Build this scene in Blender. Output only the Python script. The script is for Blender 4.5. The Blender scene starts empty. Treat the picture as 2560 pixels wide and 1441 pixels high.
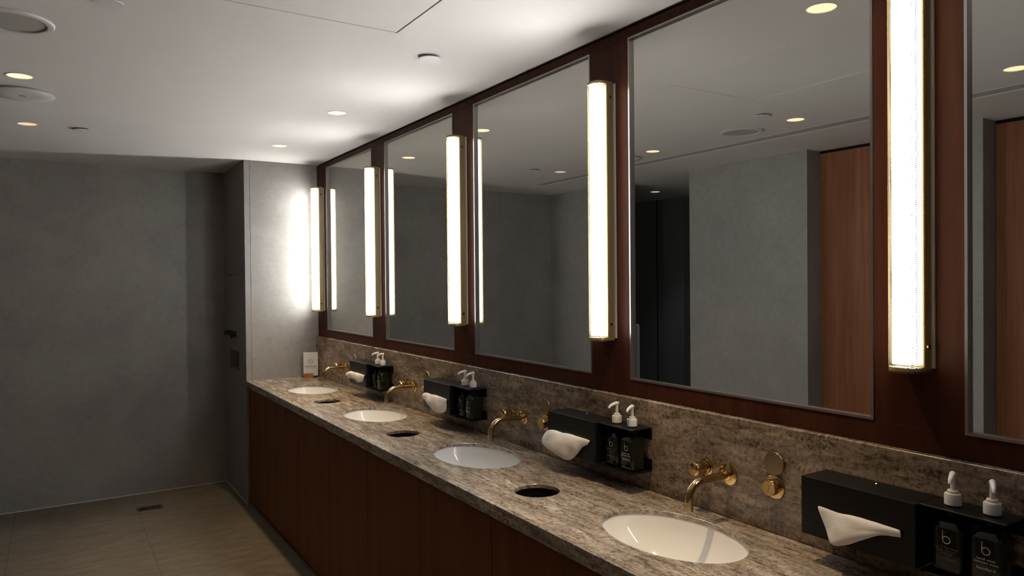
import bpy, bmesh, math, random
from mathutils import Vector, Matrix
sc = bpy.context.scene
col = sc.collection
random.seed(7)

# ---------------------------------------------------------------- camera
F_PX = 1805.77
YAW, PITCH, ROLL = 0.5658, -0.0105, -0.0091
CAM = Vector((-1.631, 0.0, 1.5408))
cy_, sy_ = math.cos(YAW), math.sin(YAW)
cp_, sp_ = math.cos(PITCH), math.sin(PITCH)
fwd = Vector((sy_ * cp_, cy_ * cp_, sp_))
right = Vector((cy_, -sy_, 0.0))
up = right.cross(fwd)
c_, s_ = math.cos(ROLL), math.sin(ROLL)
r2 = c_ * right + s_ * up
u2 = -s_ * right + c_ * up
cam_data = bpy.data.cameras.new('camera')
cam = bpy.data.objects.new('camera', cam_data)
col.objects.link(cam)
m = Matrix((r2, u2, -fwd)).transposed().to_4x4()
m.translation = CAM
cam.matrix_world = m
cam_data.sensor_width = 36.0
cam_data.lens = 36.0 * F_PX / 2560.0
cam_data.clip_start = 0.02
cam_data.clip_end = 50
sc.camera = cam

# ---------------------------------------------------------------- world, exposure
w = bpy.data.worlds.new('world')
sc.world = w
w.use_nodes = True
w.node_tree.nodes['Background'].inputs[0].default_value = (0.02, 0.02, 0.02, 1)
w.node_tree.nodes['Background'].inputs[1].default_value = 0.2
sc.view_settings.view_transform = 'Standard'
sc.view_settings.look = 'None'
sc.view_settings.gamma = 1
sc.view_settings.use_curve_mapping = False
sc.view_settings.exposure = 0.0
sc.cycles.max_bounces = 8
sc.cycles.use_adaptive_sampling = True
sc.cycles.adaptive_threshold = 0.02
sc.cycles.diffuse_bounces = 4
sc.cycles.glossy_bounces = 6
sc.cycles.transparent_max_bounces = 12
sc.cycles.caustics_reflective = True
sc.cycles.caustics_refractive = False
sc.cycles.sample_clamp_indirect = 4.0

LAMP_EMIT = 84.0       # vertical mirror lights
DL_EMIT = 1.25         # visible dish of a downlight
DL_WATT = 42.0         # beam of a downlight over the counter
DL_WATT_B = 4.0       # beam of a downlight over the walkway

# ---------------------------------------------------------------- dimensions
ZC = 2.392          # ceiling
YF = 5.207          # stub wall front face
YB = 5.924          # back wall
XD = -0.510         # counter front edge / stub wall side
ZT = 0.860          # counter top
XL = -2.585         # left wall
YN = -1.5           # wall behind the camera
YE = -0.28          # near end of the counter run
P = 1.052           # bay pitch

# ---------------------------------------------------------------- material helpers
MATS = {}
def newmat(name):
    mt = bpy.data.materials.new(name)
    mt.use_nodes = True
    nt = mt.node_tree
    b = nt.nodes['Principled BSDF']
    MATS[name] = mt
    return mt, nt, b
def setc(b, color, rough=0.5, metal=0.0, spec=0.5):
    b.inputs['Base Color'].default_value = (*color, 1)
    b.inputs['Roughness'].default_value = rough
    b.inputs['Metallic'].default_value = metal
    b.inputs['Specular IOR Level'].default_value = spec
def plain(name, color, rough=0.5, metal=0.0, spec=0.5, bump=0.0, bscale=300):
    mt, nt, b = newmat(name)
    setc(b, color, rough, metal, spec)
    # light procedural variation so that no surface is perfectly flat
    n = nt.nodes.new('ShaderNodeTexNoise'); n.inputs['Scale'].default_value = bscale
    tc = nt.nodes.new('ShaderNodeTexCoord')
    nt.links.new(tc.outputs['Object'], n.inputs['Vector'])
    mr = nt.nodes.new('ShaderNodeMapRange')
    mr.inputs['To Min'].default_value = max(0, rough - 0.03); mr.inputs['To Max'].default_value = min(1, rough + 0.03)
    nt.links.new(n.outputs['Fac'], mr.inputs['Value'])
    if rough > 0.02:
        nt.links.new(mr.outputs['Result'], b.inputs['Roughness'])
    if bump:
        bp = nt.nodes.new('ShaderNodeBump'); bp.inputs['Strength'].default_value = bump; bp.inputs['Distance'].default_value = 0.001
        nt.links.new(n.outputs['Fac'], bp.inputs['Height']); nt.links.new(bp.outputs['Normal'], b.inputs['Normal'])
    return mt
def emis(name, color, strength):
    mt, nt, b = newmat(name)
    b.inputs['Base Color'].default_value = (*color, 1)
    b.inputs['Emission Color'].default_value = (*color, 1)
    b.inputs['Emission Strength'].default_value = strength
    return mt
def ramp(nt, stops):
    r = nt.nodes.new('ShaderNodeValToRGB')
    e = r.color_ramp.elements
    while len(e) < len(stops): e.new(0.5)
    for k, (p, c) in enumerate(stops):
        e[k].position = p; e[k].color = (*c, 1)
    return r
def mixc(nt, fac, a, b, mode='MIX'):
    x = nt.nodes.new('ShaderNodeMix'); x.data_type = 'RGBA'; x.blend_type = mode
    for sock, v in ((0, fac), (6, a), (7, b)):
        if isinstance(v, (int, float)): x.inputs[sock].default_value = v
        elif isinstance(v, tuple): x.inputs[sock].default_value = (*v, 1)
        else: nt.links.new(v, x.inputs[sock])
    return x.outputs[2]
def noise(nt, vec, scale, detail=4, rough=0.6, dist=0.0):
    n = nt.nodes.new('ShaderNodeTexNoise')
    n.inputs['Scale'].default_value = scale; n.inputs['Detail'].default_value = detail
    n.inputs['Roughness'].default_value = rough; n.inputs['Distortion'].default_value = dist
    nt.links.new(vec, n.inputs['Vector'])
    return n.outputs['Fac']
def mapping(nt, scale=(1, 1, 1), rot=(0, 0, 0), loc=(0, 0, 0)):
    tc = nt.nodes.new('ShaderNodeTexCoord'); mp = nt.nodes.new('ShaderNodeMapping')
    mp.inputs['Scale'].default_value = scale; mp.inputs['Rotation'].default_value = rot; mp.inputs['Location'].default_value = loc
    nt.links.new(tc.outputs['Object'], mp.inputs['Vector'])
    return mp.outputs['Vector']
def bump(nt, b, h, strength=0.2, dist=0.002):
    bp = nt.nodes.new('ShaderNodeBump'); bp.inputs['Strength'].default_value = strength; bp.inputs['Distance'].default_value = dist
    nt.links.new(h, bp.inputs['Height']); nt.links.new(bp.outputs['Normal'], b.inputs['Normal'])

# ceiling paint
mt, nt, b = newmat('ceiling_paint')
v = mapping(nt)
cr = ramp(nt, [(0.3, (0.66, 0.63, 0.59)), (0.7, (0.70, 0.67, 0.63))])
nt.links.new(noise(nt, v, 1.5, 2), cr.inputs['Fac']); nt.links.new(cr.outputs['Color'], b.inputs['Base Color'])
b.inputs['Roughness'].default_value = 0.85; b.inputs['Specular IOR Level'].default_value = 0.2

# honed grey limestone-look wall panels
def wallmat(name, k=1.0):
    mt, nt, b = newmat(name)
    v = mapping(nt)
    n1 = noise(nt, v, 2.2, 6, 0.62, 0.4); n2 = noise(nt, v, 26, 5, 0.7)
    v3 = mapping(nt, (6, 6, 60)); n3 = noise(nt, v3, 2.0, 4, 0.6, 0.8)
    cr = ramp(nt, [(0.25, (0.195 * k, 0.180 * k, 0.163 * k)), (0.5, (0.240 * k, 0.222 * k, 0.202 * k)), (0.8, (0.285 * k, 0.266 * k, 0.244 * k))])
    nt.links.new(n1, cr.inputs['Fac'])
    c2 = ramp(nt, [(0.3, (0.90, 0.90, 0.90)), (0.7, (1.06, 1.06, 1.06))]); nt.links.new(n2, c2.inputs['Fac'])
    c3 = ramp(nt, [(0.3, (0.96, 0.96, 0.96)), (0.7, (1.03, 1.03, 1.03))]); nt.links.new(n3, c3.inputs['Fac'])
    o = mixc(nt, 1.0, cr.outputs['Color'], c2.outputs['Color'], 'MULTIPLY')
    o = mixc(nt, 1.0, o, c3.outputs['Color'], 'MULTIPLY')
    nt.links.new(o, b.inputs['Base Color'])
    b.inputs['Roughness'].default_value = 0.42; b.inputs['Specular IOR Level'].default_value = 0.35
    bump(nt, b, n2, 0.10, 0.002)
    return mt
wallmat('grey_stone')

# floor: large stone tiles with fine joints
mt, nt, b = newmat('floor_stone')
v = mapping(nt, (3, 14, 3), (0, 0, 0.18)); n1 = noise(nt, v, 2.0, 7, 0.68, 1.2)
v2 = mapping(nt); n2 = noise(nt, v2, 1.4, 3)
cr = ramp(nt, [(0.25, (0.090, 0.073, 0.051)), (0.5, (0.160, 0.133, 0.097)), (0.75, (0.225, 0.190, 0.142))])
nt.links.new(n1, cr.inputs['Fac'])
c2 = ramp(nt, [(0.3, (0.88, 0.88, 0.88)), (0.7, (1.08, 1.08, 1.08))]); nt.links.new(n2, c2.inputs['Fac'])
o = mixc(nt, 1.0, cr.outputs['Color'], c2.outputs['Color'], 'MULTIPLY')
tcn = nt.nodes.new('ShaderNodeTexCoord'); sx = nt.nodes.new('ShaderNodeSeparateXYZ'); nt.links.new(tcn.outputs['Object'], sx.inputs[0])
def mth(op, a, bb=None, cc=None):
    n = nt.nodes.new('ShaderNodeMath'); n.operation = op
    for i, q in enumerate((a, bb, cc)):
        if q is None: continue
        if isinstance(q, (int, float)): n.inputs[i].default_value = q
        else: nt.links.new(q, n.inputs[i])
    return n.outputs[0]
jx = mth('LESS_THAN', mth('PINGPONG', mth('SUBTRACT', sx.outputs['X'], -1.168), 0.35), 0.0022)
jy = mth('LESS_THAN', mth('PINGPONG', mth('SUBTRACT', sx.outputs['Y'], 4.94), 0.70), 0.0018)
j = mth('MAXIMUM', jx, jy)
o = mixc(nt, mth('MULTIPLY', j, 0.6), o, (0.05, 0.04, 0.03))
nt.links.new(o, b.inputs['Base Color'])
b.inputs['Roughness'].default_value = 0.55; b.inputs['Specular IOR Level'].default_value = 0.3
bump(nt, b, n1, 0.25, 0.003)

# brown-grey travertine, veins running along the counter
def stone(name, sx_, sy2, sz_, stops, rough, off=0.0):
    mt, nt, b = newmat(name)
    vb = mapping(nt, (1, 1, 1), loc=(off, off, off)); warp = noise(nt, vb, 3.0, 3)
    tc = nt.nodes.new('ShaderNodeTexCoord')
    ad = nt.nodes.new('ShaderNodeVectorMath'); ad.operation = 'MULTIPLY_ADD'
    ad.inputs[1].default_value = (0.05, 0.05, 0.05)
    cmb = nt.nodes.new('ShaderNodeCombineXYZ')
    for i in range(3): nt.links.new(warp, cmb.inputs[i])
    nt.links.new(cmb.outputs[0], ad.inputs[0]); nt.links.new(tc.outputs['Object'], ad.inputs[2])
    mp = nt.nodes.new('ShaderNodeMapping'); mp.inputs['Scale'].default_value = (sx_, sy2, sz_); mp.inputs['Location'].default_value = (off, off * 2, off)
    nt.links.new(ad.outputs[0], mp.inputs['Vector'])
    n1 = noise(nt, mp.outputs['Vector'], 1.0, 8, 0.68, 0.5)
    mp2 = nt.nodes.new('ShaderNodeMapping'); mp2.inputs['Scale'].default_value = (sx_ * 0.28, sy2 * 0.4, sz_ * 0.28)
    nt.links.new(ad.outputs[0], mp2.inputs['Vector'])
    n2 = noise(nt, mp2.outputs['Vector'], 1.0, 4, 0.6, 0.8)
    n3 = noise(nt, ad.outputs[0], 75, 6, 0.8)
    mp4 = nt.nodes.new('ShaderNodeMapping'); mp4.inputs['Scale'].default_value = (sx_ * 2.6, sy2 * 2.8, sz_ * 2.6)
    nt.links.new(ad.outputs[0], mp4.inputs['Vector'])
    n4 = noise(nt, mp4.outputs['Vector'], 1.0, 6, 0.7, 0.6)
    cr = ramp(nt, stops); nt.links.new(n1, cr.inputs['Fac'])
    c2 = ramp(nt, [(0.30, (0.60, 0.57, 0.54)), (0.52, (1.0, 0.98, 0.96)), (0.75, (1.22, 1.20, 1.17))]); nt.links.new(n2, c2.inputs['Fac'])
    c3 = ramp(nt, [(0.38, (0.40, 0.36, 0.33)), (0.46, (0.95, 0.94, 0.93)), (0.60, (1.26, 1.25, 1.23))]); nt.links.new(n3, c3.inputs['Fac'])
    c4 = ramp(nt, [(0.34, (0.42, 0.37, 0.33)), (0.45, (0.96, 0.95, 0.94)), (0.68, (1.22, 1.20, 1.17))]); nt.links.new(n4, c4.inputs['Fac'])
    o = mixc(nt, 1.0, cr.outputs['Color'], c2.outputs['Color'], 'MULTIPLY')
    o = mixc(nt, 1.0, o, c3.outputs['Color'], 'MULTIPLY')
    o = mixc(nt, 1.0, o, c4.outputs['Color'], 'MULTIPLY')
    # pitted dark clusters
    n5 = noise(nt, mp2.outputs['Vector'], 2.2, 3, 0.6, 0.5); n6 = noise(nt, ad.outputs[0], 130, 4, 0.8)
    r5 = ramp(nt, [(0.52, (0, 0, 0)), (0.66, (1, 1, 1))]); nt.links.new(n5, r5.inputs['Fac'])
    r6 = ramp(nt, [(0.46, (0.30, 0.25, 0.22)), (0.54, (1, 1, 1))]); nt.links.new(n6, r6.inputs['Fac'])
    o = mixc(nt, 1.0, o, mixc(nt, r5.outputs['Color'], (1.0, 1.0, 1.0), r6.outputs['Color']), 'MULTIPLY')
    nt.links.new(o, b.inputs['Base Color'])
    b.inputs['Roughness'].default_value = rough; b.inputs['Specular IOR Level'].default_value = 0.45
    bump(nt, b, n3, 0.08, 0.001)
    return mt
stone('counter_stone', 46, 6.5, 46, [(0.28, (0.130, 0.100, 0.076)), (0.40, (0.235, 0.192, 0.150)), (0.54, (0.350, 0.298, 0.240)), (0.70, (0.500, 0.440, 0.370))], 0.20)
stone('splash_stone', 30, 8.0, 30, [(0.28, (0.090, 0.068, 0.047)), (0.42, (0.180, 0.142, 0.105)), (0.56, (0.255, 0.208, 0.160)), (0.75, (0.340, 0.288, 0.228))], 0.27, 3.7)

def wood(name, dark, mid, light, rough, sy2=10):
    mt, nt, b = newmat(name)
    v = mapping(nt, (40, 40, 1.6)); n1 = noise(nt, v, 1.0, 6, 0.62, 0.6)
    v2 = mapping(nt, (sy2, sy2, 0.4)); n2 = noise(nt, v2, 1.0, 3, 0.5, 0.4)
    cr = ramp(nt, [(0.25, dark), (0.5, mid), (0.8, light)]); nt.links.new(n1, cr.inputs['Fac'])
    c2 = ramp(nt, [(0.3, (0.80, 0.78, 0.76)), (0.7, (1.12, 1.12, 1.12))]); nt.links.new(n2, c2.inputs['Fac'])
    o = mixc(nt, 1.0, cr.outputs['Color'], c2.outputs['Color'], 'MULTIPLY')
    nt.links.new(o, b.inputs['Base Color'])
    b.inputs['Roughness'].default_value = rough; b.inputs['Specular IOR Level'].default_value = 0.06
    return mt
wood('panel_wood', (0.036, 0.0115, 0.0065), (0.052, 0.017, 0.0095), (0.070, 0.024, 0.0135), 0.42)
wood('cabinet_wood', (0.120, 0.041, 0.014), (0.140, 0.049, 0.018), (0.160, 0.058, 0.022), 0.42)
wood('door_wood', (0.130, 0.050, 0.024), (0.175, 0.070, 0.034), (0.220, 0.092, 0.046), 0.42)
wood('block_wood', (0.25, 0.11, 0.045), (0.33, 0.15, 0.06), (0.40, 0.19, 0.08), 0.5)

plain('mirror_silver', (0.80, 0.815, 0.80), 0.0, 1.0)
MATS['mirror_silver'].node_tree.nodes['Principled BSDF'].inputs['Roughness'].default_value = 0.0
plain('trim_metal', (0.42, 0.40, 0.38), 0.32, 1.0)
plain('dark_gap', (0.006, 0.005, 0.0045), 0.85, 0.0, 0.1)
plain('black_metal', (0.0045, 0.0040, 0.0040), 0.40, 0.0, 0.22, 0.15, 900)
plain('brass', (0.58, 0.42, 0.19), 0.10, 1.0)
plain('brass_satin', (0.42, 0.33, 0.19), 0.25, 1.0)
plain('brass_lamp', (0.46, 0.38, 0.22), 0.38, 0.6)
plain('white_ceramic', (0.93, 0.915, 0.88), 0.07, 0.0, 0.5)
plain('white_plastic', (0.74, 0.72, 0.70), 0.35)
plain('white_paint', (0.62, 0.60, 0.575), 0.6)
plain('lamp_backplate', (0.62, 0.60, 0.58), 0.5)
plain('speaker_grille', (0.38, 0.36, 0.32), 0.8)
plain('drain_steel', (0.10, 0.10, 0.095), 0.4, 0.8)
plain('chrome', (0.6, 0.6, 0.6), 0.12, 1.0)
plain('dark_plastic', (0.015, 0.015, 0.015), 0.5)
plain('card_white', (0.62, 0.60, 0.60), 0.6)
plain('ink', (0.10, 0.085, 0.085), 0.7)
plain('label_ink', (0.50, 0.50, 0.48), 0.5)
plain('label_ink_faint', (0.10, 0.095, 0.085), 0.5)
plain('slot_metal', (0.36, 0.345, 0.33), 0.6)
plain('wc_stone', (0.13, 0.13, 0.127), 0.45)
plain('bottle_liner', (0.0, 0.0, 0.0), 0.9)
mt = emis('lamp_diffuser', (0.992, 0.996, 1.0), LAMP_EMIT)
# the light engine inside throws forward, away from the wall: the front of the tube is far stronger than its sides
nt = mt.node_tree
g_ = nt.nodes.new('ShaderNodeNewGeometry'); dt = nt.nodes.new('ShaderNodeVectorMath'); dt.operation = 'DOT_PRODUCT'
dt.inputs[1].default_value = (-1, 0, 0); nt.links.new(g_.outputs['Normal'], dt.inputs[0])
mr = nt.nodes.new('ShaderNodeMapRange'); mr.inputs['From Min'].default_value = 0.22; mr.inputs['From Max'].default_value = 0.95
mr.inputs['To Min'].default_value = LAMP_EMIT * 0.06; mr.inputs['To Max'].default_value = LAMP_EMIT * 1.22
nt.links.new(dt.outputs['Value'], mr.inputs['Value']); nt.links.new(mr.outputs['Result'], nt.nodes['Principled BSDF'].inputs['Emission Strength'])
emis('downlight_warm', (1.0, 0.78, 0.46), DL_EMIT)
emis('downlight_dim', (1.0, 0.66, 0.47), DL_EMIT * 0.62)
emis('downlight_cool', (0.92, 0.93, 1.0), DL_EMIT * 0.75)

# tissue
mt, nt, b = newmat('tissue_paper')
setc(b, (0.80, 0.77, 0.73), 0.9, 0, 0.1)
n = noise(nt, mapping(nt), 140, 5, 0.7); bump(nt, b, n, 0.35, 0.002)
b.inputs['Subsurface Weight'].default_value = 0.0

# bottle: very dark green translucent-looking plastic
mt, nt, b = newmat('bottle_green')
setc(b, (0.012, 0.016, 0.008), 0.08, 0, 0.35)
n = noise(nt, mapping(nt, (20, 20, 4)), 1.0, 3)
cr = ramp(nt, [(0.3, (0.003, 0.0035, 0.002)), (0.7, (0.013, 0.0145, 0.008))]); nt.links.new(n, cr.inputs['Fac']); nt.links.new(cr.outputs['Color'], b.inputs['Base Color'])

# perforated brass mesh of the wall lights
mt, nt, b = newmat('perforated_mesh')
setc(b, (0.70, 0.56, 0.30), 0.35, 0.9)
b.inputs['Base Color'].default_value = (0.70, 0.56, 0.30, 1)
tc = nt.nodes.new('ShaderNodeTexCoord'); sp = nt.nodes.new('ShaderNodeSeparateXYZ'); nt.links.new(tc.outputs['Object'], sp.inputs[0])
def mt_(op, a, bb=None):
    n = nt.nodes.new('ShaderNodeMath'); n.operation = op
    for i, q in enumerate((a, bb)):
        if q is None: continue
        if isinstance(q, (int, float)): n.inputs[i].default_value = q
        else: nt.links.new(q, n.inputs[i])
    return n.outputs[0]
PIT = 0.0042
s_xy = mt_('ADD', sp.outputs['X'], sp.outputs['Y'])
a1 = mt_('ADD', mt_('MULTIPLY', s_xy, 0.9), sp.outputs['Z']); a2 = mt_('SUBTRACT', mt_('MULTIPLY', s_xy, 0.9), sp.outputs['Z'])
s1 = mt_('COSINE', mt_('MULTIPLY', a1, 2 * math.pi / PIT)); s2 = mt_('COSINE', mt_('MULTIPLY', a2, 2 * math.pi / PIT))
hole = mt_('GREATER_THAN', mt_('ADD', s1, s2), -0.55)
tr = nt.nodes.new('ShaderNodeBsdfTransparent'); mx = nt.nodes.new('ShaderNodeMixShader')
nt.links.new(hole, mx.inputs[0]); nt.links.new(b.outputs[0], mx.inputs[1]); nt.links.new(tr.outputs[0], mx.inputs[2])
nt.links.new(mx.outputs[0], nt.nodes['Material Output'].inputs['Surface'])

# ---------------------------------------------------------------- geometry helpers
def link(name, bm, mat, parent=None, smooth=False, loc=None):
    bmesh.ops.recalc_face_normals(bm, faces=bm.faces)
    me = bpy.data.meshes.new(name); bm.to_mesh(me); bm.free()
    if smooth:
        for p in me.polygons: p.use_smooth = True
        try: me.set_sharp_from_angle(angle=math.radians(40))
        except Exception: pass
    o = bpy.data.objects.new(name, me); col.objects.link(o)
    if mat: me.materials.append(MATS[mat])
    if parent: o.parent = parent
    if loc: o.location = loc
    return o
def bx(bm, x0, x1, y0, y1, z0, z1, bev=0.0, seg=2):
    g = bmesh.ops.create_cube(bm, size=1.0)
    vs = g['verts']
    for v in vs:
        v.co = Vector((x0 + (v.co.x + .5) * (x1 - x0), y0 + (v.co.y + .5) * (y1 - y0), z0 + (v.co.z + .5) * (z1 - z0)))
    if bev:
        es = list({e for v in vs for e in v.link_edges})
        bmesh.ops.bevel(bm, geom=es, offset=bev, segments=seg, affect='EDGES', profile=0.5)
    return bm
def box(x0, x1, y0, y1, z0, z1, bev=0.0, seg=2):
    return bx(bmesh.new(), x0, x1, y0, y1, z0, z1, bev, seg)
def lathe(bm, prof, axis='Z', c=(0, 0, 0), seg=40, sx=1.0, sy=1.0, cap=True):
    """prof: list of (r, h). Revolved around the axis."""
    rings = []
    for r, h in prof:
        ring = []
        for k in range(seg):
            a = 2 * math.pi * k / seg
            u, v = r * math.cos(a) * sx, r * math.sin(a) * sy
            if axis == 'Z': p = (c[0] + u, c[1] + v, c[2] + h)
            elif axis == 'X': p = (c[0] + h, c[1] + u, c[2] + v)
            else: p = (c[0] + u, c[1] + h, c[2] + v)
            ring.append(bm.verts.new(p))
        rings.append(ring)
    for a, b_ in zip(rings, rings[1:]):
        for k in range(seg):
            bm.faces.new((a[k], a[(k + 1) % seg], b_[(k + 1) % seg], b_[k]))
    if cap:
        bm.faces.new(rings[0]); bm.faces.new(list(reversed(rings[-1])))
    return bm
def tube(bm, pts, r, seg=20, radii=None):
    pts = [Vector(p) for p in pts]; rings = []
    ref = Vector((0, 1, 0))
    for i, p in enumerate(pts):
        d = (pts[min(i + 1, len(pts) - 1)] - pts[max(i - 1, 0)]).normalized()
        if abs(d.dot(ref)) > 0.95: ref = Vector((1, 0, 0))
        a = d.cross(ref).normalized(); b_ = d.cross(a).normalized()
        rr = radii[i] if radii else r
        rings.append([bm.verts.new(p + rr * (math.cos(2 * math.pi * k / seg) * a + math.sin(2 * math.pi * k / seg) * b_)) for k in range(seg)])
    for a, b_ in zip(rings, rings[1:]):
        for k in range(seg): bm.faces.new((a[k], a[(k + 1) % seg], b_[(k + 1) % seg], b_[k]))
    bm.faces.new(rings[0]); bm.faces.new(list(reversed(rings[-1])))
    return bm
def prism(bm, outline, z0, z1, axis='Z'):
    def P3(u, v, h):
        return (u, v, h) if axis == 'Z' else ((h, u, v) if axis == 'X' else (u, h, v))
    a = [bm.verts.new(P3(u, v, z0)) for u, v in outline]; b_ = [bm.verts.new(P3(u, v, z1)) for u, v in outline]
    bm.faces.new(a); bm.faces.new(list(reversed(b_)))
    n = len(outline)
    for k in range(n): bm.faces.new((a[k], a[(k + 1) % n], b_[(k + 1) % n], b_[k]))
    return bm
def boolean(o, cutter):
    """subtract the cutter mesh, once, when the script runs"""
    md = o.modifiers.new('cut', 'BOOLEAN'); md.operation = 'DIFFERENCE'; md.solver = 'EXACT'; md.object = cutter
    dg = bpy.context.evaluated_depsgraph_get(); dg.update()
    me = bpy.data.meshes.new_from_object(o.evaluated_get(dg))
    o.modifiers.clear(); old = o.data; o.data = me; bpy.data.meshes.remove(old)
    cm = cutter.data; bpy.data.objects.remove(cutter); bpy.data.meshes.remove(cm)
def struct(name, bm, mat, smooth=False):
    o = link(name, bm, mat, None, smooth); o['kind'] = 'structure'; return o
def thing(name, loc, label, cat, group=None):
    o = bpy.data.objects.new(name, None); o.empty_display_size = 0.05; col.objects.link(o)
    o.location = loc; o['label'] = label; o['category'] = cat
    if group: o['group'] = group
    return o
def kids(o): return [c for c in col.objects if c.parent == o]
def dup(root, loc, label, group=None):
    def cp(o, par):
        c = o.copy(); col.objects.link(c)
        if par: c.parent = par
        for ch in kids(o): cp(ch, c)
        return c
    r = cp(root, None); r.location = loc; r['label'] = label
    if group: r['group'] = group
    return r

# ================================================================ the room
# floor, ceiling
struct('floor', box(-4.6, 0.15, YN - 0.15, 6.9, -0.12, 0.0), 'floor_stone')
ceil = struct('ceiling', box(-4.6, 0.15, YN - 0.15, 6.9, ZC, ZC + 0.12), 'ceiling_paint')
DL_A = [(-0.412, 1.405), (-0.412, 3.547), (-0.428, 4.580)]
DL_B = [(-1.700, 1.396), (-1.735, 2.466), (-1.735, 3.562), (-1.735, 4.602)]
DL_C = [(-3.32, 5.20)]
DR = 0.048
cut = bmesh.new()
for x, y in DL_A + DL_B + DL_C:
    lathe(cut, [(DR, -0.02), (DR, 0.035)], 'Z', (x, y, ZC), 40)
bx(cut, -1.199, -0.625, 1.692, 2.304, ZC - 0.02, ZC + 0.06)
bx(cut, -2.105, -1.975, YN + 0.3, 5.335, ZC - 0.02, ZC + 0.06)
cutter = link('cutter', cut, None)
boolean(ceil, cutter)
# walls
struct('wall_right', box(0.03, 0.15, YN, YB, 0, ZC), 'grey_stone')
struct('wall_back', box(-2.735, 0.15, YB, YB + 0.15, 0, ZC), 'grey_stone')
struct('wall_near', box(-4.6, 0.15, YN - 0.15, YN, 0, ZC), 'grey_stone')
stub = struct('wall_stub', box(XD, 0.03, YF, YB, 0, ZC), 'grey_stone')
c = bmesh.new()
bx(c, XD - 0.02, XD + 0.10, 5.43, 5.75, 0.905, 1.045)          # niche
bx(c, XD - 0.02, XD + 0.03, 5.45, 5.80, 1.598, 1.604)          # thin slot
bx(c, XD + 0.036, XD + 0.0385, YF - 0.02, YF + 0.004, -0.1, ZC + 0.1)   # fine vertical joint near the corner
boolean(stub, link('cutter', c, None))
# left wall with its opening, pier and wooden door recesses
struct('wall_left', box(XL - 0.15, XL, 4.86, YB, 0, ZC), 'grey_stone')
struct('wall_left.001', box(-3.30, XL, 3.0, 4.05, 0, ZC), 'grey_stone')
struct('wall_left.002', box(-2.88, XL, 1.925, 2.12, 0, ZC), 'grey_stone')
struct('wall_left.003', box(-2.88, XL, YN, 1.04, 0, ZC), 'grey_stone')
struct('wall_left.004', box(-2.88, -2.76, 1.04, 3.0, 0, ZC), 'grey_stone')
# lobby beyond the opening (seen in the fourth mirror)
struct('wall_far', box(-4.05, -3.87, 5.36, 6.9, 0, ZC), 'wc_stone')
struct('wall_far.001', box(-4.6, -4.45, 2.9, 6.9, 0, ZC), 'wc_stone')
struct('wall_far.002', box(-4.6, -2.735, 6.6, 6.75, 0, ZC), 'wc_stone')
struct('wall_far.003', box(-4.6, -3.30, 2.9, 3.05, 0, ZC), 'wc_stone')
struct('trim_1', box(-3.87, -3.862, 5.745, 5.752, 0, ZC), 'dark_gap')
def tr_base():
    bm = bmesh.new(); bx(bm, XD - 0.004, XD, YF, YB, 0, 0.004); bx(bm, XL, XD, YB - 0.004, YB, 0, 0.004); return bm
struct('baseboard_back', tr_base(), 'white_paint')

# wooden doors opposite the basins
for i, (y0, y1, lab) in enumerate([(2.12, 3.0, 'tall reddish brown wooden door recessed beside the light grey wall block, seen in the fourth mirror'),
                                   (1.04, 1.925, 'dark brown wooden door recessed past the narrow grey pier, seen in the nearest mirror')]):
    t = thing('cubicle_door', (-2.72, (y0 + y1) / 2, 0), lab, 'door', 'wooden cubicle doors opposite the basins')
    hw = (y1 - y0) / 2
    link('door_panel', box(-0.038, 0.0, -hw + 0.004, hw - 0.004, 0.008, ZC - 0.02, 0.002), 'door_wood', t)
    link('top_rail', box(-0.038, -0.004, -hw + 0.001, hw - 0.001, ZC - 0.018, ZC - 0.001), 'dark_gap', t)

# ---------------------------------------------------------------- wood panelling with the mirrors
MY = [(4.9936, 4.1346), (3.9335, 3.0853), (2.8838, 2.0337), (1.8308, 0.9788), (0.7773, -0.0727)]
MZ0, MZ1 = 1.2035, 2.3473
pan = thing('wall_panelling', (0, 2.5, 1.15), 'dark reddish brown wood panelling framing the row of five mirrors', 'panelling')
PZ0, PZ1 = 1.1495, ZC - 0.012
def loc_box(x0, x1, y0, y1, z0, z1, bev=0.0008): return box(x0, x1, y0 - 2.5, y1 - 2.5, z0 - 1.15, z1 - 1.15, bev, 1)
link('top_rail', loc_box(0, 0.028, YE, YF, MZ1, PZ1), 'panel_wood', pan)
link('bottom_rail', loc_box(0, 0.028, YE, YF, PZ0, MZ0), 'panel_wood', pan)
edges = [YF] + [v for p in MY for v in p] + [YE]
for k in range(0, len(edges), 2):
    link('stile', loc_box(0, 0.028, edges[k + 1], edges[k], MZ0, MZ1), 'panel_wood', pan)
link('shadow_gap', loc_box(0.012, 0.028, YE, YF, PZ1, ZC - 0.0005), 'dark_gap', pan)
ords = ['farthest', 'second', 'third', 'fourth', 'nearest']
mlab = ['wall mirror farthest away, next to the light grey end wall', 'second wall mirror from the far end, reflecting a bare ceiling and dark wall',
        'third wall mirror from the far end, reflecting the dark corner of the room', 'large wall mirror reflecting the ceiling panel and a brown wooden door',
        'wall mirror cut off by the right edge of the photo']
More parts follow.
